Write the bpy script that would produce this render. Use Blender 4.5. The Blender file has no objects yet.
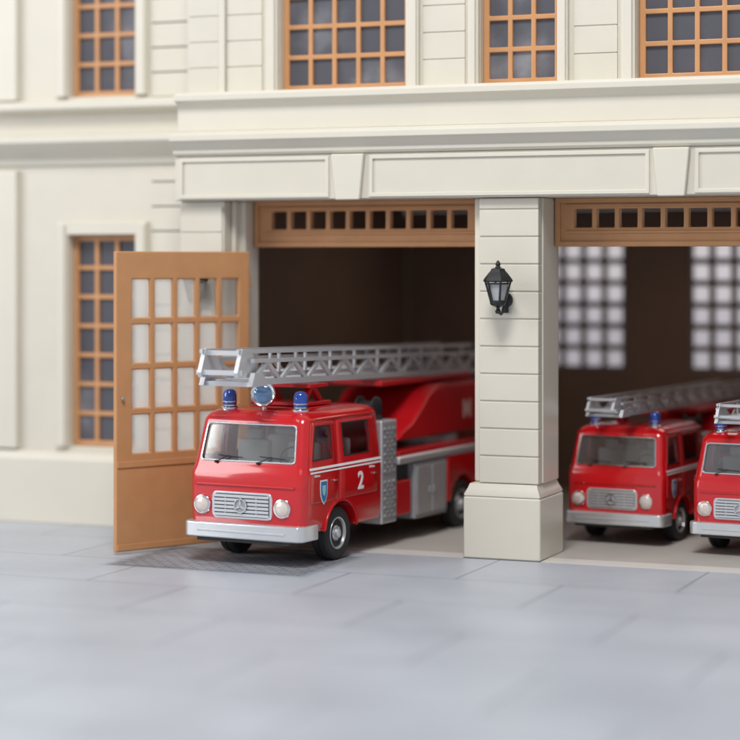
import bpy, bmesh, math, random
from mathutils import Vector, Matrix
random.seed(4)
scene = bpy.context.scene
COL = scene.collection
R = math.radians

# ---------------------------------------------------------------- materials
def mat(name, col, rough=0.5, metal=0.0, var=0.05, scale=3.0, bump=0.0, bscale=40.0, coat=0.0, rvar=0.06, ramp=None):
    m = bpy.data.materials.new(name); m.use_nodes = True
    nt = m.node_tree; n = nt.nodes; l = nt.links
    b = n["Principled BSDF"]
    tc = n.new("ShaderNodeTexCoord")
    no = n.new("ShaderNodeTexNoise"); no.inputs["Scale"].default_value = scale; no.inputs["Detail"].default_value = 6
    l.new(tc.outputs["Object"], no.inputs["Vector"])
    mx = n.new("ShaderNodeMix"); mx.data_type = 'RGBA'
    mx.inputs[6].default_value = (*[c*(1-var*2) for c in col], 1)
    mx.inputs[7].default_value = (*[min(1, c*(1+var*2)) for c in col], 1)
    if ramp:
        mx.inputs[7].default_value = (*ramp[2],1)
        rr = n.new("ShaderNodeMapRange"); rr.interpolation_type='SMOOTHSTEP'; rr.inputs[1].default_value=ramp[0]; rr.inputs[2].default_value=ramp[1]
        l.new(no.outputs["Fac"], rr.inputs[0]); l.new(rr.outputs[0], mx.inputs[0])
    else:
        l.new(no.outputs["Fac"], mx.inputs[0])
    l.new(mx.outputs[2], b.inputs["Base Color"])
    mr = n.new("ShaderNodeMapRange")
    mr.inputs[3].default_value = max(0.02, rough-rvar); mr.inputs[4].default_value = min(1, rough+rvar)
    n2 = n.new("ShaderNodeTexNoise"); n2.inputs["Scale"].default_value = scale*4; n2.inputs["Detail"].default_value = 8
    l.new(tc.outputs["Object"], n2.inputs["Vector"])
    l.new(n2.outputs["Fac"], mr.inputs[0]); l.new(mr.outputs[0], b.inputs["Roughness"])
    b.inputs["Metallic"].default_value = metal
    b.inputs["Coat Weight"].default_value = coat
    b.inputs["Coat Roughness"].default_value = 0.05
    if bump > 0:
        n3 = n.new("ShaderNodeTexNoise"); n3.inputs["Scale"].default_value = bscale; n3.inputs["Detail"].default_value = 5
        l.new(tc.outputs["Object"], n3.inputs["Vector"])
        bp = n.new("ShaderNodeBump"); bp.inputs["Strength"].default_value = bump; bp.inputs["Distance"].default_value = 0.02
        l.new(n3.outputs["Fac"], bp.inputs["Height"]); l.new(bp.outputs[0], b.inputs["Normal"])
    return m

def glass(name, tint=(0.9,0.95,0.95), refl=0.18, body=(0.8,0.8,0.8), bodyamt=0.0, top=0.9, transl=False):
    m = bpy.data.materials.new(name); m.use_nodes = True
    nt = m.node_tree; n = nt.nodes; l = nt.links
    n.remove(n["Principled BSDF"])
    out = n["Material Output"]
    tr = n.new("ShaderNodeBsdfTransparent"); tr.inputs[0].default_value = (*tint, 1)
    gl = n.new("ShaderNodeBsdfGlossy"); gl.inputs["Roughness"].default_value = 0.04
    df = n.new("ShaderNodeBsdfTranslucent" if transl else "ShaderNodeBsdfDiffuse"); df.inputs[0].default_value = (*body, 1)
    lw = n.new("ShaderNodeLayerWeight"); lw.inputs[0].default_value = 0.35
    mr = n.new("ShaderNodeMapRange"); mr.inputs[3].default_value = refl; mr.inputs[4].default_value = top
    l.new(lw.outputs["Fresnel"], mr.inputs[0])
    m1 = n.new("ShaderNodeMixShader"); m1.inputs[0].default_value = bodyamt
    l.new(tr.outputs[0], m1.inputs[1]); l.new(df.outputs[0], m1.inputs[2])
    m2 = n.new("ShaderNodeMixShader")
    l.new(mr.outputs[0], m2.inputs[0]); l.new(m1.outputs[0], m2.inputs[1]); l.new(gl.outputs[0], m2.inputs[2])
    l.new(m2.outputs[0], out.inputs[0])
    return m

def brickmat(name, c1, c2, mortar, bw, rh, ms, rough, bump, offset=0.5, blotch=0.08, bsc=0.6, fade=False, grain=0.12):
    m = bpy.data.materials.new(name); m.use_nodes = True
    nt = m.node_tree; n = nt.nodes; l = nt.links
    b = n["Principled BSDF"]
    tc = n.new("ShaderNodeTexCoord")
    br = n.new("ShaderNodeTexBrick"); br.offset = offset
    br.inputs["Color1"].default_value = (*c1,1); br.inputs["Color2"].default_value = (*c2,1)
    br.inputs["Mortar"].default_value = (*mortar,1)
    br.inputs["Scale"].default_value = 1.0
    br.inputs["Mortar Size"].default_value = ms; br.inputs["Mortar Smooth"].default_value = 0.3
    br.inputs["Brick Width"].default_value = bw; br.inputs["Row Height"].default_value = rh
    l.new(tc.outputs["Object"], br.inputs["Vector"])
    no = n.new("ShaderNodeTexNoise"); no.inputs["Scale"].default_value = bsc; no.inputs["Detail"].default_value = 8
    l.new(tc.outputs["Object"], no.inputs["Vector"])
    mr = n.new("ShaderNodeMapRange"); mr.inputs[1].default_value=0.3; mr.inputs[2].default_value=0.7
    mr.inputs[3].default_value = 1-blotch; mr.inputs[4].default_value = 1+blotch
    l.new(no.outputs["Fac"], mr.inputs[0])
    vm = n.new("ShaderNodeVectorMath"); vm.operation='SCALE'
    l.new(br.outputs["Color"], vm.inputs[0]); l.new(mr.outputs[0], vm.inputs["Scale"])
    l.new(vm.outputs[0], b.inputs["Base Color"])
    n2 = n.new("ShaderNodeTexNoise"); n2.inputs["Scale"].default_value = 5; n2.inputs["Detail"].default_value = 5
    l.new(tc.outputs["Object"], n2.inputs["Vector"])
    r2 = n.new("ShaderNodeMapRange"); r2.inputs[3].default_value = rough-0.08; r2.inputs[4].default_value = rough+0.08
    l.new(n2.outputs["Fac"], r2.inputs[0]); l.new(r2.outputs[0], b.inputs["Roughness"])
    ad = n.new("ShaderNodeMath"); ad.operation='MULTIPLY_ADD'; ad.inputs[1].default_value=-1.0
    l.new(br.outputs["Fac"], ad.inputs[0])
    sc = n.new("ShaderNodeMath"); sc.operation='MULTIPLY'; sc.inputs[1].default_value=grain
    l.new(n2.outputs["Fac"], sc.inputs[0]); l.new(sc.outputs[0], ad.inputs[2])
    bp = n.new("ShaderNodeBump"); bp.inputs["Strength"].default_value = bump; bp.inputs["Distance"].default_value = 0.02
    l.new(ad.outputs[0], bp.inputs["Height"]); l.new(bp.outputs[0], b.inputs["Normal"])
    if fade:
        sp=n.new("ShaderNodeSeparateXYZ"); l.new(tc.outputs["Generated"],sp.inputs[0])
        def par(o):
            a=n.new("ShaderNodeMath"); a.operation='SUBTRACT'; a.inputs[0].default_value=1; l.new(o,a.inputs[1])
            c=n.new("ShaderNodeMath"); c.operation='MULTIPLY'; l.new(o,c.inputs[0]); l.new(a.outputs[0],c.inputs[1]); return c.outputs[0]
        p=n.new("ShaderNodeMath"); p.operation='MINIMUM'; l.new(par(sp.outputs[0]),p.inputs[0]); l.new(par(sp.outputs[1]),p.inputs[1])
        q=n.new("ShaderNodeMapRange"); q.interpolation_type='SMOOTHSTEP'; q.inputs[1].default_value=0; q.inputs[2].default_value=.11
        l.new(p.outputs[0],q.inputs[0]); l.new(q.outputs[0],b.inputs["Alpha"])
    return m

M_cream = mat("cream_plastic", (0.64,0.605,0.515), 0.40, var=0.03, scale=1.2, bump=0.08, bscale=14)
M_cream2 = mat("cream_trim", (0.67,0.635,0.545), 0.33, var=0.02, scale=1.0, bump=0.05, bscale=10)
M_orange = mat("orange_wood_plastic", (0.55,0.275,0.120), 0.38, var=0.07, scale=2.5, bump=0.10, bscale=18)
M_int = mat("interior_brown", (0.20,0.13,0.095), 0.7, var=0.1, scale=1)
M_pane = mat("window_pane_dark", (0.11,0.11,0.13), 0.10, var=0.1, scale=0.4, ramp=(.50,.75,(.34,.34,.37)))  # pale noise patches in the colour paint uneven reflections on the panes
M_red = mat("red_paint", (0.55,0.005,0.009), 0.20, var=0.02, scale=2, bump=0.01, bscale=6, coat=0.9)
M_redd = mat("red_plastic", (0.48,0.008,0.013), 0.30, var=0.03, scale=2, coat=0.4)
M_silver = mat("silver_plastic", (0.64,0.65,0.67), 0.34, 0.6, var=0.04, scale=6, bump=0.02, bscale=20)
M_ladder = mat("ladder_silver", (0.60,0.61,0.63), 0.34, 0.45, var=0.03, scale=2, rvar=.03)
M_ladder2 = mat("ladder_grey", (0.54,0.55,0.57), 0.36, 0.45, var=0.03, scale=2, rvar=.03)
M_chrome = mat("chrome", (0.85,0.86,0.88), 0.12, 1.0, var=0.02)
M_bump = mat("bumper_silver", (0.72,0.74,0.76), 0.20, 0.65, var=0.03)
M_grey = mat("grey_locker", (0.34,0.35,0.37), 0.4, 0.3, var=0.05)
M_black = mat("black_plastic", (0.015,0.015,0.017), 0.4, var=0.1)
M_tyre = mat("tyre_rubber", (0.018,0.018,0.019), 0.65, var=0.15, bump=0.1, bscale=25)
M_dark = mat("chassis_dark", (0.03,0.03,0.032), 0.6)
M_white = mat("white_print", (0.80,0.80,0.80), 0.4, var=0.01)
M_pale = mat("pale_print", (0.72,0.52,0.50), 0.4, var=0.1)
M_blue = mat("blue_beacon", (0.005,0.05,0.32), 0.1, var=0.05, coat=1.0)
M_shield = mat("shield_blue", (0.03,0.17,0.42), 0.4, var=0.03)
M_shield2 = mat("shield_light", (0.30,0.55,0.65), 0.4, var=0.03)
M_seat = mat("seat_grey", (0.64,0.63,0.61), 0.7)
M_dash = mat("dashboard_grey", (0.20,0.20,0.20), 0.6)
M_lens = mat("headlamp_lens", (0.74,0.64,0.58), 0.12, 0.2, var=0.06, scale=20, bump=0.2, bscale=50, coat=1.0)
M_slens = mat("searchlight_lens",(.13,.24,.42),.06,.4,coat=1,var=.25,scale=5)
M_glass = glass("clear_glass", refl=0.12)
M_backglass = glass("back_window_glass", tint=(1,.96,.955), refl=0.02, top=0.2, body=(.92,.86,.86), bodyamt=.75, transl=True)
M_wind = glass("windscreen_glass", tint=(.93,.97,.97), refl=0.18, body=(0.76,0.78,0.79), bodyamt=0.07)
M_doorglass = glass("door_glass", tint=(1,1,1), refl=0.05, body=(1,0.99,0.97), bodyamt=0.72, transl=True)
M_ground = brickmat("paving_slabs", (0.42,0.45,0.50), (0.44,0.47,0.52), (0.19,0.21,0.245), 3.6, 2.3, 0.018, 0.40, 0.25, blotch=.09, bsc=.45)
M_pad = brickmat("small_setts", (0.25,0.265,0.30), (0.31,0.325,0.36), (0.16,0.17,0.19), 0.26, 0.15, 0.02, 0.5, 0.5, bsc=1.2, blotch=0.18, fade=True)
M_floor = mat("garage_floor", (0.48,0.455,0.42), 0.4, var=0.05, scale=0.8, bump=0.05)
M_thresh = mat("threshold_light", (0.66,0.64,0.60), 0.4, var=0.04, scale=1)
M_latt = mat("lattice_dark",(0.22,0.18,0.18),0.6)

# ---------------------------------------------------------------- mesh builder
class MB:
    def __init__(s): s.bm = bmesh.new()
    def box(s, x0,x1,y0,y1,z0,z1):
        v=[s.bm.verts.new(p) for p in ((x0,y0,z0),(x1,y0,z0),(x1,y1,z0),(x0,y1,z0),(x0,y0,z1),(x1,y0,z1),(x1,y1,z1),(x0,y1,z1))]
        for f in ((0,3,2,1),(4,5,6,7),(0,1,5,4),(1,2,6,5),(2,3,7,6),(3,0,4,7)): s.bm.faces.new([v[i] for i in f])
        return s
    def prism(s, poly, axis, a0, a1):
        def P(p,a):
            if axis=='x': return (a,p[0],p[1])
            if axis=='y': return (p[0],a,p[1])
            return (p[0],p[1],a)
        A=[s.bm.verts.new(P(p,a0)) for p in poly]; B=[s.bm.verts.new(P(p,a1)) for p in poly]
        s.bm.faces.new(A); s.bm.faces.new(B[::-1])
        n=len(poly)
        for i in range(n): s.bm.faces.new((A[i],B[i],B[(i+1)%n],A[(i+1)%n]))
        return s
    def loft(s, rings):
        V=[[s.bm.verts.new(p) for p in r] for r in rings]
        n=len(V[0])
        for a,b in zip(V,V[1:]):
            for i in range(n): s.bm.faces.new((a[i],a[(i+1)%n],b[(i+1)%n],b[i]))
        s.bm.faces.new(V[0][::-1]); s.bm.faces.new(V[-1])
        return s
    def cyl(s, p0, p1, r0, seg=20, r1=None):
        if r1 is None: r1=r0
        p0=Vector(p0); p1=Vector(p1); d=(p1-p0).normalized()
        a=d.orthogonal().normalized(); b=d.cross(a)
        return s.loft([[p+ (a*math.cos(t)+b*math.sin(t))*r for t in [2*math.pi*i/seg for i in range(seg)]] for p,r in ((p0,r0),(p1,r1))])
    def lathe(s, prof, o, axis='z', seg=28, ph=0.0):
        o=Vector(o)
        ax={'x':(Vector((0,1,0)),Vector((0,0,1)),Vector((1,0,0))),'y':(Vector((0,0,1)),Vector((1,0,0)),Vector((0,1,0))),'z':(Vector((1,0,0)),Vector((0,1,0)),Vector((0,0,1)))}[axis]
        return s.loft([[o+ax[2]*h+(ax[0]*math.cos(t)+ax[1]*math.sin(t))*max(r,0.0008) for t in [ph+2*math.pi*i/seg for i in range(seg)]] for r,h in prof])
    def beam(s, p0, p1, w, h=None):
        h=h or w
        p0=Vector(p0); p1=Vector(p1); d=(p1-p0).normalized()
        up=Vector((1,0,0)) if abs(d.x)<0.9 else Vector((0,0,1))
        a=d.cross(up).normalized(); b=d.cross(a).normalized()
        rg=lambda p:[p+a*h/2+b*w/2,p-a*h/2+b*w/2,p-a*h/2-b*w/2,p+a*h/2-b*w/2]
        return s.loft([rg(p0),rg(p1)])
    def tube(s, pts, r, seg=8):
        for a,b in zip(pts,pts[1:]): s.cyl(a,b,r,seg)
        return s
    def obj(s, name, m, parent=None, bevel=0.0, seg=2, angle=35, recalc=True):
        if recalc: bmesh.ops.recalc_face_normals(s.bm, faces=s.bm.faces)
        me=bpy.data.meshes.new(name); s.bm.to_mesh(me); s.bm.free()
        return finish(name, me, m, parent, bevel, seg, angle)

def finish(name, me, m, parent=None, bevel=0.0, seg=2, angle=35):
    for p in me.polygons: p.use_smooth=True
    me.set_sharp_from_angle(angle=R(angle))
    if not me.materials: me.materials.append(m)
    o=bpy.data.objects.new(name, me); COL.objects.link(o)
    if parent: o.parent=parent
    if bevel>0:
        b=o.modifiers.new("bevel","BEVEL"); b.width=bevel; b.segments=seg; b.limit_method='ANGLE'; b.angle_limit=R(30); b.harden_normals=True
    return o

def gridholes(name, x0,x1,z0,z1,y,th,holes,m,parent=None,bevel=0.012):
    xs=sorted({x0,x1,*[h[0] for h in holes],*[h[1] for h in holes]})
    zs=sorted({z0,z1,*[h[2] for h in holes],*[h[3] for h in holes]})
    bm=bmesh.new(); V={}
    def v(i,j):
        if (i,j) not in V: V[(i,j)]=bm.verts.new((xs[i],y,zs[j]))
        return V[(i,j)]
    for i in range(len(xs)-1):
        for j in range(len(zs)-1):
            cx=(xs[i]+xs[i+1])/2; cz=(zs[j]+zs[j+1])/2
            if any(h[0]<cx<h[1] and h[2]<cz<h[3] for h in holes): continue
            bm.faces.new((v(i,j),v(i+1,j),v(i+1,j+1),v(i,j+1)))
    me=bpy.data.meshes.new(name); bm.to_mesh(me); bm.free()
    me.materials.append(m)
    o=bpy.data.objects.new(name,me); COL.objects.link(o)
    if parent: o.parent=parent
    s=o.modifiers.new("solid","SOLIDIFY"); s.thickness=th; s.offset=-1
    if bevel>0:
        b=o.modifiers.new("bevel","BEVEL"); b.width=bevel; b.segments=2; b.limit_method='ANGLE'; b.angle_limit=R(30)
    return o

def boolean(o, mb):
    bmesh.ops.recalc_face_normals(mb.bm, faces=mb.bm.faces)
    me=bpy.data.meshes.new("cut"); mb.bm.to_mesh(me); mb.bm.free()
    c=bpy.data.objects.new("cut",me); COL.objects.link(c)
    md=o.modifiers.new("b","BOOLEAN"); md.operation='DIFFERENCE'; md.solver='EXACT'; md.object=c
    bpy.context.view_layer.update()
    dg=bpy.context.evaluated_depsgraph_get()
    nm=bpy.data.meshes.new_from_object(o.evaluated_get(dg))
    o.modifiers.clear(); o.data=nm
    bpy.data.objects.remove(c)

def empty(name, parent=None, loc=(0,0,0), rz=0):
    e=bpy.data.objects.new(name,None); COL.objects.link(e); e.location=loc; e.rotation_euler=(0,0,rz); e.empty_display_size=0.3
    if parent: e.parent=parent
    return e

def text(name, body, size, loc, rot, m, parent, ext=0.003, off=0.0, align='CENTER', shear=0.0):
    c=bpy.data.curves.new(name,'FONT'); c.body=body; c.size=size; c.extrude=ext; c.offset=off; c.align_x=align; c.align_y='CENTER'; c.shear=shear
    t=bpy.data.objects.new(name,c); COL.objects.link(t)
    bpy.context.view_layer.update()
    me=bpy.data.meshes.new_from_object(t.evaluated_get(bpy.context.evaluated_depsgraph_get()))
    bpy.data.objects.remove(t)
    me.materials.clear(); me.materials.append(m)
    o=bpy.data.objects.new(name,me); COL.objects.link(o); o.parent=parent; o.location=loc; o.rotation_euler=rot
    return o

def rrect(x0,x1,z0,z1,r,n=4):
    out=[]
    for cx,cz,a0 in ((x1-r,z0+r,-90),(x1-r,z1-r,0),(x0+r,z1-r,90),(x0+r,z0+r,180)):
        for i in range(n+1):
            a=R(a0+90*i/n); out.append((cx+r*math.cos(a),cz+r*math.sin(a)))
    return out

# ================================================================ GROUND
g=MB(); g.bm.faces.new([g.bm.verts.new(p) for p in ((-150,-80,0),(150,-80,0),(150,200,0),(-150,200,0))])
o=g.obj("ground",M_ground,recalc=False); o["kind"]="structure"
g=MB(); g.bm.faces.new([g.bm.verts.new(p) for p in ((-6.1,-3.1,0.004),(-2.2,-3.1,0.004),(-2.2,-0.45,0.004),(-6.1,-0.45,0.004))])
o=g.obj("pavement",M_pad,recalc=False); o["kind"]="structure"

# ================================================================ BUILDING
B=empty("fire_station")
B["label"]="cream plastic model fire station with orange doors and lattice windows"; B["category"]="building"

def window(x0,x1,z0,z1,y,cols,rows,parent,pane=M_pane,bar=0.085,fm=M_orange):
    fr=0.11
    w=(x1-x0-2*fr-(cols-1)*bar)/cols; h=(z1-z0-2*fr-(rows-1)*bar)/rows
    holes=[(x0+fr+i*(w+bar),x0+fr+i*(w+bar)+w,z0+fr+j*(h+bar),z0+fr+j*(h+bar)+h) for i in range(cols) for j in range(rows)]
    f=gridholes("window",x0+.003,x1-.003,z0+.003,z1-.003,y,0.1,holes,fm,parent,0.014)
    if pane is M_backglass:
        mb=MB(); mb.bm.faces.new([mb.bm.verts.new(p) for p in ((x0+.05,y+.07,z0+.05),(x1-.05,y+.07,z0+.05),(x1-.05,y+.07,z1-.05),(x0+.05,y+.07,z1-.05))]); mb.obj("glass",pane,f,recalc=False)
    else:
        mb=MB().box(x0+.05,x1-.05,y+.06,y+.075,z0+.05,z1-.05); mb.obj("glass",pane,f)
    return f

def surround(x0,x1,z0,z1,y,f,wd=0.22,pr=0.12):
    mb=MB()
    O=[(x0-wd,z0),(x0-.004,z0),(x0-.004,z1+.004),(x1+.004,z1+.004),(x1+.004,z0),(x1+wd,z0),(x1+wd,z1+wd),(x0-wd,z1+wd)]
    mb.prism(O,'y',y-pr,y-.002).obj("surround",M_cream2,f,0.025)
    for a,b in ((x0-wd+.03,x0-.05),(x1+.05,x1+wd-.03)):
        MB().box(a,b,y-pr-.045,y-pr-.002,z0,z1+wd-.05).obj("moulding",M_cream2,f,0.02)

def cladding(x0,x1,z0,z1,y,pr,parent,pitch=0.47,name="cladding"):
    mb=MB(); z=z0
    mb.box(x0+.01,x1-.01,y-pr+.018,y-.002,z0+.01,z1-.02)
    while z<z1-0.05:
        zz=min(z+pitch,z1)
        mb.box(x0,x1,y-pr,y-.003,z+.011,zz-.011); z=zz
    return mb.obj(name,M_cream,parent,0.014)

UY=0.5
wins=[(-4.34,-1.89,5),(-0.53,0.87,3),(2.25,4.70,5)]
gridholes("wall",-6.2,8.0,7.425,12.4,UY,0.35,[(a,b,8.13,11.0) for a,b,c in wins],M_cream,B)
for a,b,c in wins:
    f=window(a,b,8.13,11.0,UY+.16,c,5,B); surround(a,b,8.13,11.0,UY,f,0.25 if c==5 else 0.2,0.1)
for x0,x1 in ((-6.15,-5.55),(-5.38,-4.68),(-1.58,-0.80),(1.16,1.92),(4.98,7.9)):
    cladding(x0,x1,8.13,12.0,UY,0.035,B)
MB().box(-5.53,-5.40,UY-.09,UY-.002,8.13,12.0).obj("pilaster_strip",M_cream2,B,0.02)
MB().prism([(.85,7.425),(.12,7.425),(.12,7.86),(.05,7.93),(-.04,7.97),(-.04,8.07),(.02,8.12),(.85,8.125)],'x',-6.205,8.0).obj("ledge",M_cream2,B,0.012)
MB().prism([(.85,6.972),(-.03,6.972),(-.07,7.02),(-.07,7.08),(-.11,7.11),(-.17,7.20),(-.22,7.24),(-.22,7.34),(-.16,7.38),(.07,7.422),(.85,7.422)],'x',-6.21,8.0).obj("cornice",M_cream2,B,0.012)
MB().box(-6.2,8.0,0.0,1.3,6.17,6.97).obj("frieze",M_cream,B,0.02)
KEY=(-2.78,2.98)
for kx in KEY:
    MB().prism([(kx-.23,6.15),(kx+.23,6.15),(kx+.31,6.955),(kx-.31,6.955)],'y',-.11,-.003).obj("keystone",M_cream2,B,0.025)
for x0,x1 in ((-6.1,-3.16),(-2.40,2.60),(3.36,7.9)):
    gridholes("frieze_moulding",x0,x1,6.20,6.93,-.035,.032,[(x0+.07,x1-.07,6.27,6.86)],M_cream2,B,0.010)

def pillar(xc):
    bx0,bx1=xc-.69,xc+.69
    p=MB().prism([(bx0,0.0),(bx1,0.0),(bx1,1.35),(bx0,1.35)],'z',0.0,1.06).obj("pillar",M_cream2,B,0.035,3)
    mb=MB()
    r=lambda i,z:[(bx0+i,i,z),(bx1-i,i,z),(bx1-i,1.35-i,z),(bx0+i,1.35-i,z)]
    mb.loft([r(0.01,1.063),r(0.01,1.10),r(.06,1.2),r(.09,1.28)]).obj("pillar_capping",M_cream2,p,0.015)
    MB().box(xc-.60,xc+.64,.33,1.24,1.283,6.168).obj("pillar_core",M_cream2,p,0.03)
    mb=MB(); z=1.285
    while z<6.1:
        zz=min(z+.468,6.166); mb.box(xc-.44,xc+.62,.12,.328,z+.010,zz-.010); z=zz
    mb.obj("block",M_cream,p,0.016)
    MB().box(xc-.43,xc+.61,.145,.326,1.287,6.16).obj("pillar_panel",M_cream,p)
pillar(0.02); pillar(5.9)
MB().box(-6.2,-5.3,0.2,1.2,0.0,6.168).obj("corner_pilaster",M_cream,B,0.03)
cladding(-6.16,-5.34,0.9,6.1,0.2,0.03,B,name="corner_block")
MB().box(-6.25,-5.28,0.12,0.165,0.0,0.85).obj("pilaster_base",M_cream2,B,0.03)
MB().box(-5.297,-5.08,0.62,1.2,0.0,6.168).obj("jamb",M_cream2,B,0.03)
MB().box(-5.29,-5.2,0.45,0.615,0.0,6.16).obj("jamb_moulding",M_cream2,B,0.02)

def transom(x0,x1):
    n=10; fr=.30; pit=(x1-x0-2*fr)/n
    holes=[(x0+fr+i*pit+.045,x0+fr+(i+1)*pit-.045,5.66,5.98) for i in range(n)]
    t=gridholes("transom",x0,x1,5.33,6.168,0.98,0.16,holes,M_orange,B,0.02)
    gridholes("transom_moulding",x0+.01,x1-.01,5.335,6.166,.93,.048,[(x0+.10,x1-.10,5.42,6.09)],M_orange,t,0.012)
    for a,b in ((5.56,5.60),(6.03,6.06)):
        MB().box(x0+.2,x1-.2,.945,.978,a,b).obj("bead",M_orange,t,0.008)
transom(-5.07,-0.59); transom(0.67,5.29)

# shell
MB().box(-6.2,-5.95,1.205,11.3,0,6.168).obj("side_wall",M_cream,B)
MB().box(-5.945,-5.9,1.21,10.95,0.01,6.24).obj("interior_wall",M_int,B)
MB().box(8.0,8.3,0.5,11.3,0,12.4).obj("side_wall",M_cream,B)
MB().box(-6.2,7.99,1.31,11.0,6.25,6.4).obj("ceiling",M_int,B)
MB().box(-16,8.3,0.3,11.3,12.41,12.7).obj("roof",M_cream,B)
MB().box(-6.2,-5.9,0.86,3.0,6.42,12.4).obj("side_wall",M_cream,B)
bw=[(-2.75,-0.75,2.65,5.6),(0.62,2.62,2.65,5.6),(4.0,6.0,2.65,5.6)]
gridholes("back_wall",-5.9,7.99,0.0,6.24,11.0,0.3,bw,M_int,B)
for a,b,c,d in bw:
    window(a,b,c,d,11.05,4,6,B,pane=M_backglass,bar=0.13,fm=M_latt)
MB().box(6.65,7.99,0.5,1.1,0,6.16).obj("front_wall",M_cream,B)
MB().box(-5.9,7.99,0.52,10.98,0.0,0.008).obj("garage_floor",M_floor,B)
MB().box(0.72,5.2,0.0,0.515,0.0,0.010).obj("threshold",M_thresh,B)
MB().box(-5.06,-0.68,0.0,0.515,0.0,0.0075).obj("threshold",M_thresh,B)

# left wing
LY=1.6
LW=[(-9.30,-7.84,1.5,5.58),(-9.30,-7.84,8.25,11.2),(-14.0,-12.5,1.5,5.58)]
gridholes("wing_wall",-16,-6.21,0,12.4,LY,0.3,LW,M_cream,B)
for i,(a,b,c,d) in enumerate(LW):
    f=window(a,b,c,d,LY+.14,3,7 if c<2 else 5,B); surround(a,b,c,d,LY,f,0.26,0.10)
MB().prism([(LY-.2,0.0),(LY-.2,1.25),(LY-.12,1.38),(LY-.002,1.40),(LY-.002,0.0)],'x',-16,-6.21).obj("plinth",M_cream2,B,0.02)
CY=LY-.35; dz=.12
MB().prism([(LY-.002,6.80+dz),(LY-.06,6.82+dz),(LY-.08,6.95+dz),(CY+.05,7.11+dz),(CY-.02,7.2+dz),(CY-.06,7.24+dz),(CY-.06,7.34+dz),(CY,7.38+dz),(LY-.15,7.42+dz),(LY-.002,7.43+dz)],'x',-16,-6.215).obj("cornice",M_cream2,B,0.012)
MB().prism([(LY-.002,7.92),(LY-.20,7.96),(LY-.3,8.01),(LY-.3,8.12),(LY-.24,8.17),(LY-.002,8.18)],'x',-16,-6.215).obj("ledge",M_cream2,B,0.012)
for z0,z1 in ((1.42,6.85),(8.2,12.2)):
    cladding(-7.52,-6.25,z0,z1,LY,0.020,B)
    MB().box(-10.95,-10.42,LY-.14,LY-.002,z0,z1).obj("wing_pilaster",M_cream2,B,0.03)
MB().box(-16,-15.7,1.91,11.3,0,12.4).obj("side_wall",M_cream,B)
MB().box(-15.69,-6.21,11.0,11.3,0,12.4).obj("wing_back_wall",M_cream,B)
MB().box(-6.19,7.99,11.0,11.3,6.41,12.4).obj("upper_back_wall",M_cream,B)

# door leaf
DL=2.84
D=gridholes("door",0,DL,0.05,5.25,-0.05,0.10,[(0.24+i*0.475,0.24+i*0.475+0.37,1.74+j*0.785,1.74+j*0.785+0.67) for i in range(5) for j in range(4)],M_orange,B,0.022)
D.location=(-4.99,0.54,0); D.rotation_euler=(0,0,math.atan2(-2.47,-1.36))
mb=MB(); mb.bm.faces.new([mb.bm.verts.new(p) for p in ((.2,0,1.7),(2.62,0,1.7),(2.62,0,4.9),(.2,0,4.9))]); mb.obj("glass",M_doorglass,D,recalc=False)
for s,y in ((-1,-.052),(1,.052)):
    ya,yb=sorted((y,y+s*.02))
    for z in (.07,1.5): MB().box(0.02,DL-.02,ya,yb,z,z+.11).obj("door_rail",M_orange,D,0.012)
MB().cyl((2.72,-.10,2.7),(2.72,.10,2.7),0.02,12).lathe([(0,-.11),(.03,-.105),(.035,-.09),(.02,-.07)],(2.72,0,2.7),'y',14).lathe([(.02,.07),(.035,.09),(.03,.105),(0,.11)],(2.72,0,2.7),'y',14).obj("handle",M_grey,D)
for z in (0.6,2.6,4.7): MB().cyl((-.03,-.02,z-.12),(-.03,-.02,z+.12),.035,12).obj("hinge",M_orange,D)

# wall lanterns
M_lg=mat("lantern_glass",(0.42,0.43,0.44),0.15,var=.1,coat=1)
def lantern(x,y,label):
    L=empty("wall_lantern",None,(x,y,0)); L["label"]=label; L["category"]="wall lamp"; L["group"]="lanterns on the station wall"
    cy=-.42
    mb=MB()
    mb.lathe([(0,4.19),(.04,4.2),(.05,4.24),(.025,4.27),(.03,4.30),(.12,4.34),(.135,4.37),(.135,4.40),(.05,4.401)],(0,cy,0),'z',24)
    mb.lathe([(.05,4.725),(.25,4.73),(.265,4.75),(.25,4.78),(.17,4.88),(.13,4.92),(.12,4.95),(.06,4.97),(.035,5.0),(.05,5.03),(.03,5.07),(0,5.10)],(0,cy,0),'z',6)
    for i in range(6):
        a=2*math.pi*i/6
        mb.beam((.125*math.cos(a),cy+.125*math.sin(a),4.39),(.225*math.cos(a),cy+.225*math.sin(a),4.74),.028)
        b=2*math.pi*(i+1)/6
        for r,z in ((.13,4.405),(.215,4.70)):
            mb.beam((r*math.cos(a),cy+r*math.sin(a),z),(r*math.cos(b),cy+r*math.sin(b),z),.022)
    mb.obj("lamp_frame",M_black,L,0.004)
    MB().lathe([(.11,4.41),(.195,4.72)],(0,cy,0),'z',6).obj("glass",M_lg,L,angle=20)
    mb=MB()
    mb.lathe([(.13,-.001),(.13,-.03),(.08,-.05),(0,-.06)],(0,0,4.42),'y',20)
    mb.box(-.05,.05,-.035,-.001,4.2,4.66)
    pts=[]
    for i in range(11):
        t=i/10; a=math.pi*t
        pts.append((0,-.04-.38*t,4.42-.17*math.sin(a)-0.12*t))
    mb.tube(pts,.026,10)
    pts=[(0,-.12-.07*math.cos(t*.6)*(1-t*.06),4.5+.07*math.sin(t*.6)*(1-t*.06)) for t in range(10)]
    mb.tube(pts,.016,8)
    mb.obj("bracket",M_black,L,0.004)
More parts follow.
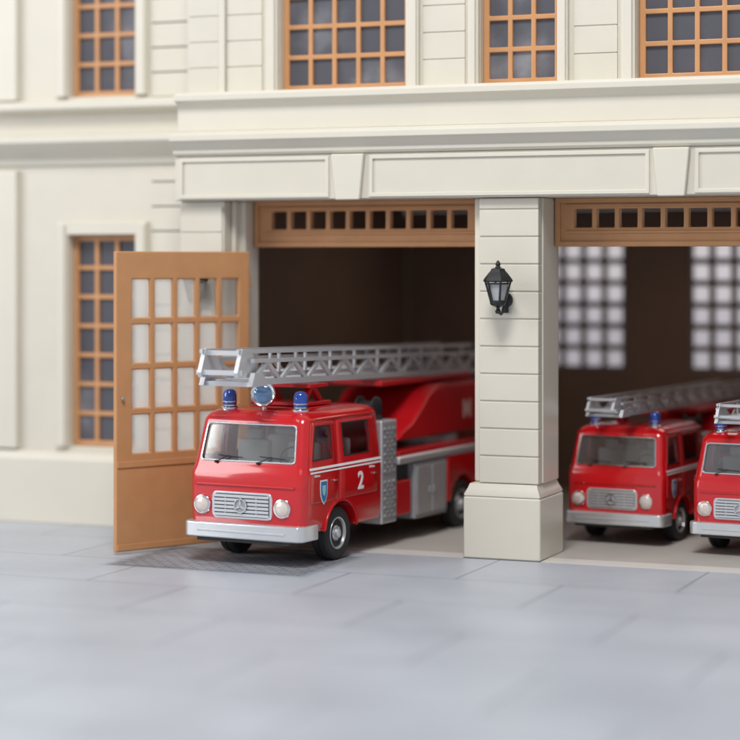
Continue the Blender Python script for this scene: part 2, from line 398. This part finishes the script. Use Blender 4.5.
lantern(0.06,0.118,"black lantern on curved bracket mounted on cream pillar")
lantern(-5.66,0.165,"black lantern beside the open orange garage door")

# ================================================================ FIRE TRUCK
def interp(tab,z):
    if z<=tab[0][0]: return tab[0][1]
    for (a,b),(c,d) in zip(tab,tab[1:]):
        if z<=c: return b+(d-b)*(z-a)/(c-a)
    return tab[-1][1]
LV=[(.56,.03,2.75,1.08),(.62,.0,2.75,1.115),(.9,-.01,2.75,1.128),(1.25,-.012,2.75,1.13),(1.50,-.005,2.75,1.13),(1.56,.02,2.75,1.125),(1.62,.045,2.75,1.108),(1.66,.06,2.75,1.10),
    (2.36,.24,2.74,1.03),(2.43,.27,2.73,1.015),(2.49,.33,2.71,.975),(2.535,.42,2.66,.91),(2.565,.55,2.58,.80),(2.585,.75,2.45,.62),(2.592,1.0,2.25,.40)]
def W(z): return interp([(a,d) for a,b,c,d in LV],z)
def YF(z): return interp([(a,b) for a,b,c,d in LV],z)
def ring(z,yf,yr,w,rf,rr,n=5):
    pts=[]
    for cx,cy,r,a0 in ((w-rf,yf+rf,rf,-90),(w-rr,yr-rr,rr,0),(-w+rr,yr-rr,rr,90),(-w+rf,yf+rf,rf,180)):
        for i in range(n+1):
            a=R(a0+90*i/n); pts.append((cx+r*math.cos(a),cy+r*math.sin(a),z))
    return pts

def strip(mb,y0,y1,zs,off,side=1):
    prev=None
    for z in zs:
        x=side*(W(z)+off); a=mb.bm.verts.new((x,y0,z)); b=mb.bm.verts.new((x,y1,z))
        if prev: mb.bm.faces.new((prev[0],prev[1],b,a))
        prev=(a,b)

RW=6.15
GX=-.06
def build_truck():
    T=empty("fire_truck")
    mb=MB(); mb.loft([ring(z,a,b,w,.16 if w>.7 else .12,.06) for z,a,b,w in LV])
    cab=mb.obj("cab",M_red,T)
    c=MB(); c.loft([ring(z,YF(z)+.07,2.68,W(z)-.07,.09,.05) for z in (1.08,1.3,1.6,1.66,2.0,2.36,2.46)]); boolean(cab,c)
    def scr(o):
        return [(-.93+o,1.775),(-.92+o,1.74),(-.885+o,1.72),(.865-o,1.72),(.90-o,1.74),(.91-o,1.775),(.865-o,2.27),(.85-o,2.315),(.80-o,2.335),(-.82+o,2.335),(-.87+o,2.315),(-.885+o,2.27)]
    c=MB(); c.prism(scr(0),'y',-.3,.55); boolean(cab,c)
    c=MB(); c.prism([(.28,1.72),(1.03,1.72),(1.03,2.345),(.45,2.345)],'x',-2,2).prism([(1.36,1.72),(2.38,1.72),(2.38,2.345),(1.36,2.345)],'x',-2,2); boolean(cab,c)
    c=MB(); c.cyl((-2,1.25,.46),(2,1.25,.46),.55,40); boolean(cab,c)
    for p in cab.data.polygons: p.use_smooth=True
    cab.data.set_sharp_from_angle(angle=R(32))
    for side in (-1,1):
        mb=MB(); mb.tube([(side*(W(2.42)+.006),.40,2.40),(side*(W(2.42)+.010),.55,2.42),(side*(W(2.42)+.010),2.66,2.42)],.016,8); mb.obj("gutter",M_red,cab)
    mb=MB(); q=[(-.95,1.70),(.93,1.70),(.88,2.36),(-.90,2.36)]
    mb.bm.faces.new([mb.bm.verts.new((x,YF(z)+.035,z)) for x,z in q]); mb.obj("windscreen",M_wind,cab,recalc=False)
    mb=MB(); P=[Vector((x,YF(z)-.002,z)) for x,z in scr(.004)]
    for i in range(len(P)): mb.beam(P[i],P[(i+1)%len(P)],.026,.026)
    mb.obj("windscreen_trim",M_chrome,cab,0.005)
    for sx in (-.62,.20):
        mb=MB(); z0=1.70
        mb.cyl((sx,YF(z0)-.04,z0),(sx,YF(z0)+.02,z0),.024,10)
        mb.beam((sx,YF(z0)-.035,z0),(sx+.25,YF(1.82)-.025,1.81),.015)
        mb.beam((sx+.02,YF(1.83)-.015,1.81),(sx+.50,YF(1.79)-.015,1.785),.014,.018)
        mb.obj("wiper",M_black,cab)
    MB().box(-.98,.98,.18,.5,1.1,1.64).obj("dashboard",M_dash,cab,0.04)
    for sx in (-.5,.5):
        for sy in (1.05,2.05):
            MB().box(sx-.32,sx+.32,sy-.45,sy,1.1,1.45).box(sx-.32,sx+.32,sy+.005,sy+.14,1.12,2.0).box(sx-.16,sx+.16,sy+.01,sy+.12,2.005,2.2).obj("seat",M_seat,cab,0.05)
    mb=MB(); n=20
    pts=[(.5+.19*math.cos(2*math.pi*i/n),.62+.08*math.sin(2*math.pi*i/n),1.76+.17*math.sin(2*math.pi*i/n)) for i in range(n+1)]
    mb.tube(pts,.018,6); mb.beam((.31,.62,1.76),(.69,.62,1.76),.02); mb.cyl((.5,.6,1.76),(.5,.45,1.6),.02,8)
    mb.obj("steering_wheel",M_black,cab)
    # grille
    G=MB().prism(rrect(GX-.585,GX+.585,.765,1.215,.09),'y',-.035,.0).obj("grille",M_bump,T,0.012)
    MB().prism(rrect(GX-.535,GX+.535,.80,1.18,.06),'y',-.040,-.0355).obj("grille_recess",M_dark,G)
    mb=MB()
    for i in range(6): mb.box(GX-.53,GX+.53,-.066,-.041,.812+i*.062,.812+i*.062+.044)
    for x in (-.3,0,.3): mb.box(GX+x-.008,GX+x+.008,-.071,-.0665,.812,1.165)
    mb.obj("grille_bar",M_bump,G,0.006)
    mb=MB(); n=32; rr=.115; cz=.99
    for i in range(n):
        a=2*math.pi*i/n; b=2*math.pi*(i+1)/n
        mb.beam((GX+rr*math.cos(a),-.085,cz+rr*math.sin(a)),(GX+rr*math.cos(b),-.085,cz+rr*math.sin(b)),.019,.02)
    for k in range(3):
        a=R(90+120*k); t=Vector((GX+rr*math.cos(a),-.085,cz+rr*math.sin(a))); s1=Vector((math.cos(a+1.57),0,math.sin(a+1.57)))*.024; c0=Vector((GX,-.085,cz)); dy=Vector((0,.01,0))
        mb.loft([[c0+s1-dy,c0-s1-dy,c0-s1+dy,c0+s1+dy],[t+s1*.2-dy,t-s1*.2-dy,t-s1*.2+dy,t+s1*.2+dy]])
    mb.obj("emblem",M_chrome,G)
    MB().lathe([(.108,-.078),(.108,-.0715)],(GX,0,cz),'y',32).obj("emblem_disc",M_grey,G)
    MB().prism([(-.02,1.30),(-.034,1.31),(-.034,1.335),(-.02,1.345)],'x',-.95,.95).obj("front_trim",M_red,cab,0.006)
    for sx in (-.78,.78):
        sx+=GX
        h=MB().lathe([(.165,0.0),(.165,-.03),(.155,-.05),(.135,-.055),(.125,-.04)],(sx,0,.975),'y',32).obj("headlight",M_chrome,T)
        MB().lathe([(.125,-.03),(.12,-.055),(.09,-.072),(.04,-.082),(0,-.084)],(sx,0,.975),'y',28).obj("lens",M_lens,h)
    out=[(-1.165,.42),(-1.165,-.02),(-1.14,-.09),(-1.07,-.15),(-.9,-.175),(.9,-.175),(1.07,-.15),(1.14,-.09),(1.165,-.02),(1.165,.42),(1.10,.42),(1.08,.03),(-1.08,.03),(-1.10,.42)]
    bp=MB().prism(out,'z',.44,.70).obj("bumper",M_bump,T,0.03,3)
    MB().box(-.85,.85,-.186,-.1755,.55,.58).obj("bumper_strip",M_silver,bp,0.005)
    MB().box(-.9,.9,-.10,.0,.38,.438).obj("bumper_skirt",M_dark,bp)
    for side in (-1,1):
        yc=1.25
        poly=[(yc+.55*math.cos(R(a)),.46+.55*math.sin(R(a))) for a in range(8,173,8)]+[(yc+.60*math.cos(R(a)),.46+.60*math.sin(R(a))) for a in range(172,7,-8)]
        a0,a1=sorted((side*1.10,side*1.152))
        MB().prism(poly,'x',a0,a1).obj("wheel_arch",M_red,T,0.008)
    def door(y0b,y0t,y1,wb0,wt0,w1,side):
        zs=[1.05,1.25,1.50,1.56,1.62,1.66,1.76,2.31,2.375]
        mb=MB(); rows=[]
        for z in zs:
            t=max(0,min(1,(z-1.62)/(2.375-1.62)))
            ys=[y0b+(y0t-y0b)*t, wb0+(wt0-wb0)*max(0,min(1,(z-1.76)/.55)), w1, y1]
            rows.append([mb.bm.verts.new((side*(W(z)+.014),y,z)) for y in ys])
        for j in range(len(zs)-1):
            for i in range(3):
                if i==1 and abs(zs[j]-1.76)<1e-6: continue
                q=(rows[j][i],rows[j][i+1],rows[j+1][i+1],rows[j+1][i])
                mb.bm.faces.new(q if side>0 else q[::-1])
        d=mb.obj("door",M_red,T,recalc=False)
        s=d.modifiers.new("s","SOLIDIFY"); s.thickness=.03; s.offset=-1
        b=d.modifiers.new("b","BEVEL"); b.width=.008; b.segments=2; b.limit_method='ANGLE'; b.angle_limit=R(50)
        mb=MB(); mb.bm.faces.new([mb.bm.verts.new((side*(W(z)-.012),y,z)) for y,z in ((wb0-.03,1.73),(w1+.03,1.73),(w1+.03,2.33),(wt0-.03,2.33))]); mb.obj("glass",M_glass,d,recalc=False)
        mb=MB(); P=[Vector((side*(W(z)+.012),y,z)) for y,z in ((wb0,1.76),(w1,1.76),(w1,2.31),(wt0,2.31))]
        for i in range(4): mb.beam(P[i],P[(i+1)%4],.02,.02)
        mb.obj("window_seal",M_black,d,0.004)
        a0,a1=sorted((side*(W(1.4)+.016),side*(W(1.4)+.045)))
        MB().box(a0,a1,y1-.19,y1-.06,1.37,1.40).obj("handle",M_chrome,d,0.008)
        return d
    for side in (1,-1):
        door(.19,.44,1.13,.32,.49,.99,side); door(1.20,1.24,2.55,1.40,1.40,2.34,side)
        for zs in ([1.60,1.62,1.64],[1.545,1.56,1.572]):
            mb=MB(); strip(mb,.17,2.715,zs,.021,side); mb.obj("stripe",M_white,T,recalc=False)
    sh=[(-.5,.55),(.5,.55),(.52,.1),(.45,-.25),(.25,-.5),(0,-.66),(-.25,-.5),(-.45,-.25),(-.52,.1)]
    X0=W(1.3)+.015
    S=MB().prism([(.62+.24*a,1.23+.34*b) for a,b in sh],'x',X0,X0+.004).obj("shield_badge",M_white,T)
    MB().prism([(.62+.20*a,1.23+.295*b) for a,b in sh],'x',X0+.0045,X0+.008).obj("shield_field",M_shield,S)
    MB().prism([(.62+.11*a,1.245+.15*b) for a,b in sh],'x',X0+.0085,X0+.011).obj("shield_charge",M_shield2,S)
    # equipment locker with tread plate
    L=MB().box(-1.08,1.08,2.83,3.42,.42,2.25).obj("equipment_locker",M_silver,T,0.03)
    for side in (1,-1):
        for z0,nr in ((.47,5),(1.26,6)):
            mb=MB()
            a0,a1=sorted((side*1.081,side*1.086)); mb.box(a0,a1,2.87,3.38,z0-.01,z0+nr*.15+.03)
            plate=mb.obj("tread_plate",M_grey,L)
            mb=MB()
            for j in range(nr*2-1):
                for i in range(3 if j%2==0 else 2):
                    y=2.955+i*.17+(.085 if j%2 else 0); z=z0+.085+j*.075
                    a0,a1=sorted((side*1.0865,side*1.105))
                    mb.prism([(y-.07,z),(y,z-.032),(y+.07,z),(y,z+.032)],'x',a0,a1)
            mb.obj("stud_pattern",M_bump,plate)
    MB().box(-.55,.55,.15,8.4,.40,.75).box(-.95,.95,3.4,5.4,.62,1.4).cyl((-.9,1.25,.45),(.9,1.25,.45),.08,12).cyl((-.9,RW,.45),(.9,RW,.45),.1,12).obj("chassis",M_dark,T)
    MB().box(-1.06,1.06,3.44,4.02,.50,1.12).obj("step_box",M_redd,T,0.03)
    for side in (1,-1):
        a0,a1=sorted((side*.6,side*1.10))
        S2=MB().box(a0,a1,4.10,5.42,.38,1.40).obj("side_locker",M_grey,T,0.03)
        for ya,yb,hy in ((4.15,4.74,4.64),(4.78,5.37,4.83)):
            a0,a1=sorted((side*1.102,side*1.118))
            MB().box(a0,a1,ya,yb,.46,1.33).obj("locker_door",M_silver,S2,0.012)
            a0,a1=sorted((side*1.119,side*1.14))
            MB().box(a0,a1,hy,hy+.05,.82,.94).obj("handle",M_grey,S2,0.006)
    rb=MB().box(-1.11,1.11,5.46,8.5,.56,1.42).obj("rear_body",M_red,T)
    c=MB(); c.cyl((-2,RW,.46),(2,RW,.46),.56,40); boolean(rb,c)
    b=rb.modifiers.new("b","BEVEL"); b.width=.02; b.segments=2; b.limit_method='ANGLE'
    MB().box(-1.12,1.12,3.44,8.52,1.425,1.52).obj("deck",M_silver,T,0.02)
    MB().box(-1.125,1.125,3.46,8.50,1.523,1.56).obj("deck_edge",M_white,T,0.008)
    MB().box(-1.08,1.08,3.5,8.45,1.563,1.66).obj("deck_platform",M_redd,T,0.02)
    tt=MB().lathe([(.9,1.663),(.9,1.76),(.84,1.80),(0,1.805)],(0,6.1,0),'z',40).obj("turntable",M_grey,T)
    prof=[(3.75,1.81),(3.95,1.98),(4.35,2.12),(4.75,2.38),(5.05,2.62),(5.5,2.76),(7.7,2.76),(7.9,2.5),(7.9,1.81)]
    MB().prism(prof,'x',-.92,.92).obj("ladder_mount",M_redd,tt,0.07,4)
    text("lettering","M",.5,(.930,6.66,2.22),(R(90),0,R(90)),M_pale,tt,0.003,.01)
    MB().box(-.62,.62,3.7,7.5,2.79,2.9).obj("ladder_cradle",M_redd,T,0.03)
    mb=MB()
    for sx in (-.4,.4):
        mb.beam((sx,1.1,2.56),(sx,1.5,2.93),.1,.1).beam((sx,1.9,2.56),(sx,1.5,2.93),.1,.1)
    mb.box(-.55,.55,1.05,1.95,2.60,2.66).box(-.55,.55,1.2,1.85,2.90,2.97)
    mb.obj("ladder_rest",M_redd,T,0.012)
    rl=MB().lathe([(.16,-.2),(.2,-.18),(.2,-.14),(.12,-.13),(.12,.13),(.2,.14),(.2,.18),(.16,.2)],(.72,3.0,2.47),'x',24).obj("hose_reel",M_black,T)
    MB().box(.5,.9,2.93,3.2,2.255,2.33).obj("reel_stand",M_dark,rl,0.01)
    for sx in (-.70,.70):
        bc=MB().lathe([(.15,2.52),(.15,2.575),(.125,2.59),(.11,2.60),(.11,2.62)],(sx,.62,0),'z',24).obj("beacon",M_chrome,T)
        MB().lathe([(.118,2.621),(.122,2.66),(.118,2.80),(.10,2.85),(.06,2.88),(0,2.89)],(sx,.62,0),'z',28).obj("dome",M_blue,bc)
        MB().lathe([(.126,2.665),(.130,2.67),(.130,2.68),(.126,2.685)],(sx,.62,0),'z',28).obj("ring",M_chrome,bc)
    s=MB().lathe([(.165,-.10),(.20,-.12),(.215,-.10),(.215,-.04),(.18,.04),(.12,.12),(.05,.16),(0,.165)],(.0,0,0),'y',36).obj("searchlight",M_chrome,T)
    s.location=(0,.60,2.82); s.rotation_euler=(R(-4),0,R(18))
    MB().lathe([(.166,-.095),(.14,-.115),(.08,-.13),(0,-.135)],(.0,0,0),'y',32).obj("lens",M_slens,s)
    MB().cyl((0,.03,-.27),(0,.03,-.17),.04,12).obj("stem",M_silver,s)
    # ladder: members kept in slightly different planes so no faces coincide
    mb=MB()
    def section(hw,y0,y1,zb,zt,per,rt,bt,rung,dg=.05,tt_=.07,diag=True):
        for sx in (-hw,hw):
            mb.box(sx-rt/2,sx+rt/2,y0,y1,zb,zb+bt)
            mb.box(sx-rt/2+.002,sx+rt/2-.002,y0,y1,zt-tt_,zt)
            n=int((y1-y0)/per); p=(y1-y0)/n
            for i in range(n):
                a=y0+i*p
                if diag:
                    mb.beam((sx,a+.04,zb+bt-.02),(sx,a+p/2+.01,zt-tt_+.02),rt*.7,dg)
                    mb.beam((sx+.004,a+p/2-.01,zt-tt_+.02),(sx+.004,a+p-.04,zb+bt-.02),rt*.7,dg)
                else:
                    mb.beam((sx,a+p/2,zb+bt-.02),(sx,a+p/2,zt-tt_+.02),rt*.7,dg)
        y=y0+.15
        while y<y1:
            mb.cyl((-hw,y,zb+bt*.6),(hw,y,zb+bt*.6),.026,10); y+=rung
    section(.47,.28,9.2,0,.43,.88,.08,.10,.36,.075,.065)
    section(.35,.0,8.9,.13,.58,.88,.06,.07,.36,.05,.065,False)
    for sx in (-.35,.35): mb.prism([(-.02,.12),(.5,.12),(.6,.24),(.35,.585),(.1,.585),(-.05,.2)],'x',sx-.038,sx+.038)
    for sx in (-.47,.47): mb.prism([(.2,-.02),(.7,-.02),(.55,.2),(.3,.2)],'x',sx-.045,sx+.045)
    mb.box(-.44,.44,.0,.10,.16,.24).box(-.34,.34,.12,.2,.48,.56).box(-.5,.5,.27,.38,-.03,.05)
    ld=mb.obj("ladder",M_ladder,T)
    ld.location=(0,-.85,3.05); ld.rotation_euler=(R(-1.3),0,0)
    tyre=None
    for (x,y) in ((.93,1.25),(-.93,1.25),(.93,RW),(-.93,RW)):
        w=empty("wheel",T,(x,y,.455),0 if x>0 else math.pi)
        if tyre is None:
            t=MB().lathe([(.27,-.13),(.33,-.15),(.41,-.15),(.445,-.12),(.455,-.08),(.455,-.012),(.44,-.008),(.44,.008),(.455,.012),(.455,.08),(.445,.12),(.41,.15),(.33,.155),(.285,.14),(.275,.10)],(0,0,0),'x',48).obj("tyre",M_tyre,w)
            mb=MB().lathe([(.27,-.1),(.285,.12),(.272,.145),(.25,.14),(.235,.08),(.17,.05),(.13,.10),(.085,.115),(.075,.16),(.05,.175),(0,.178)],(0,0,0),'x',40)
            for k in range(8):
                a=2*math.pi*k/8; mb.cyl((.09,.115*math.cos(a),.115*math.sin(a)),(.125,.115*math.cos(a),.115*math.sin(a)),.014,6)
            r=mb.obj("rim",M_silver,w)
            mb=MB()
            for k in range(8):
                a=2*math.pi*(k+.5)/8; mb.cyl((.06,.205*math.cos(a),.205*math.sin(a)),(.0735,.205*math.cos(a),.205*math.sin(a)),.024,12)
            hl=mb.obj("rim_hole",M_black,w); tyre=(t,r,hl)
        else:
            for q in tyre:
                c=q.copy(); COL.objects.link(c); c.parent=w
    return T

T1=build_truck()
def clone(o,parent=None,skip=()):
    c=o.copy(); COL.objects.link(c)
    if parent: c.parent=parent
    for ch in list(o.children):
        if ch.name.split('.')[0] in skip: continue
        clone(ch,c,skip)
    return c
T2=clone(T1,None,("searchlight",)); T3=clone(T1,None,("searchlight",))
lm=None
for T in (T2,T3):
    for ch in T.children:
        k=ch.name.split('.')[0]
        if k=="ladder":
            if lm is None:
                lm=ch.data.copy(); lm.materials[0]=M_ladder2
            ch.data=lm; ch.location.z=2.84; ch.scale=(.82,1,.70); ch.rotation_euler[0]=R(-.4)
        if k in ("ladder_cradle","ladder_rest"): ch.location.z=-.14
rot=(R(90),0,R(90))
text("number","2",.42,(W(1.3)+.0165,1.93,1.28),rot,M_white,T1,0.003,.010)
text("lettering","Bellezus",.06,(W(1.45)+.0165,.40,1.50),rot,M_white,T1,0.002,.0)
text("lettering","Bellezus",.06,(W(1.45)+.0165,2.34,1.50),rot,M_white,T1,0.002,.0)
for T,loc,sc,lab in ((T1,(-3.75,-2.17,.006),1.0,"red toy fire truck numbered 2 leaving the open garage"),
                     (T2,(1.30,2.57,.009),.82,"smaller red toy fire truck with silver ladder parked inside garage bay"),
                     (T3,(3.78,1.81,.009),.82,"red toy fire truck parked beside another at the bay entrance")):
    T.location=loc; T.rotation_euler=(0,0,R(-6)); T.scale=(sc,)*3
    T["label"]=lab; T["category"]="fire truck"; T["group"]="red toy fire trucks at the station"

# ================================================================ LIGHT
w=bpy.data.worlds.new("World"); scene.world=w; w.use_nodes=True
n=w.node_tree.nodes; l=w.node_tree.links; bg=n["Background"]
tc=n.new("ShaderNodeTexCoord"); sp=n.new("ShaderNodeSeparateXYZ"); cr=n.new("ShaderNodeValToRGB")
l.new(tc.outputs["Generated"],sp.inputs[0]); l.new(sp.outputs["Z"],cr.inputs[0])
cr.color_ramp.elements[0].position=0.0; cr.color_ramp.elements[0].color=(.93,.92,.94,1)
cr.color_ramp.elements[1].position=0.6; cr.color_ramp.elements[1].color=(.50,.55,.63,1)
l.new(cr.outputs[0],bg.inputs[0]); bg.inputs[1].default_value=0.60
def area(name,loc,target,size,power,col):
    ld=bpy.data.lights.new(name,'AREA'); ld.shape='SQUARE'; ld.size=size; ld.energy=power; ld.color=col
    o=bpy.data.objects.new(name,ld); COL.objects.link(o); o.location=loc
    o.rotation_euler=(Vector(target)-Vector(loc)).to_track_quat('-Z','Y').to_euler()
area("softbox",(4,-24,36),(-1,0,2),11,13000,(1,.98,.955))
area("softbox_side",(-36,-24,18),(-6,0,3),20,7500,(.99,.99,1))
area("garage_fill",(-2.8,6.5,6.2),(-2.8,6.5,0),3,14,(1,.82,.65))  # added fill light in each bay, no fixture there; lifts the dark interior
area("garage_fill",(2.9,6.5,6.2),(2.9,6.5,0),3,60,(1,.84,.70))
area("back_softbox",(1.5,19,11),(1.5,11,4),5,520,(1,.96,.96))  # added unseen light behind the back windows, brightens their panes

# ================================================================ CAMERA
cam=bpy.data.cameras.new("Camera"); co=bpy.data.objects.new("Camera",cam); COL.objects.link(co)
co.location=(11.32,-33.93,5.1); co.rotation_euler=(R(90),0,R(22))
cam.sensor_width=36; cam.lens=2100/740*36; cam.shift_y=-110/740
cam.clip_start=0.5; cam.clip_end=600
cam.dof.use_dof=True; cam.dof.focus_distance=35.4; cam.dof.aperture_fstop=0.135
scene.camera=co
scene.view_settings.view_transform='Standard'; scene.view_settings.look='None'; scene.view_settings.exposure=0
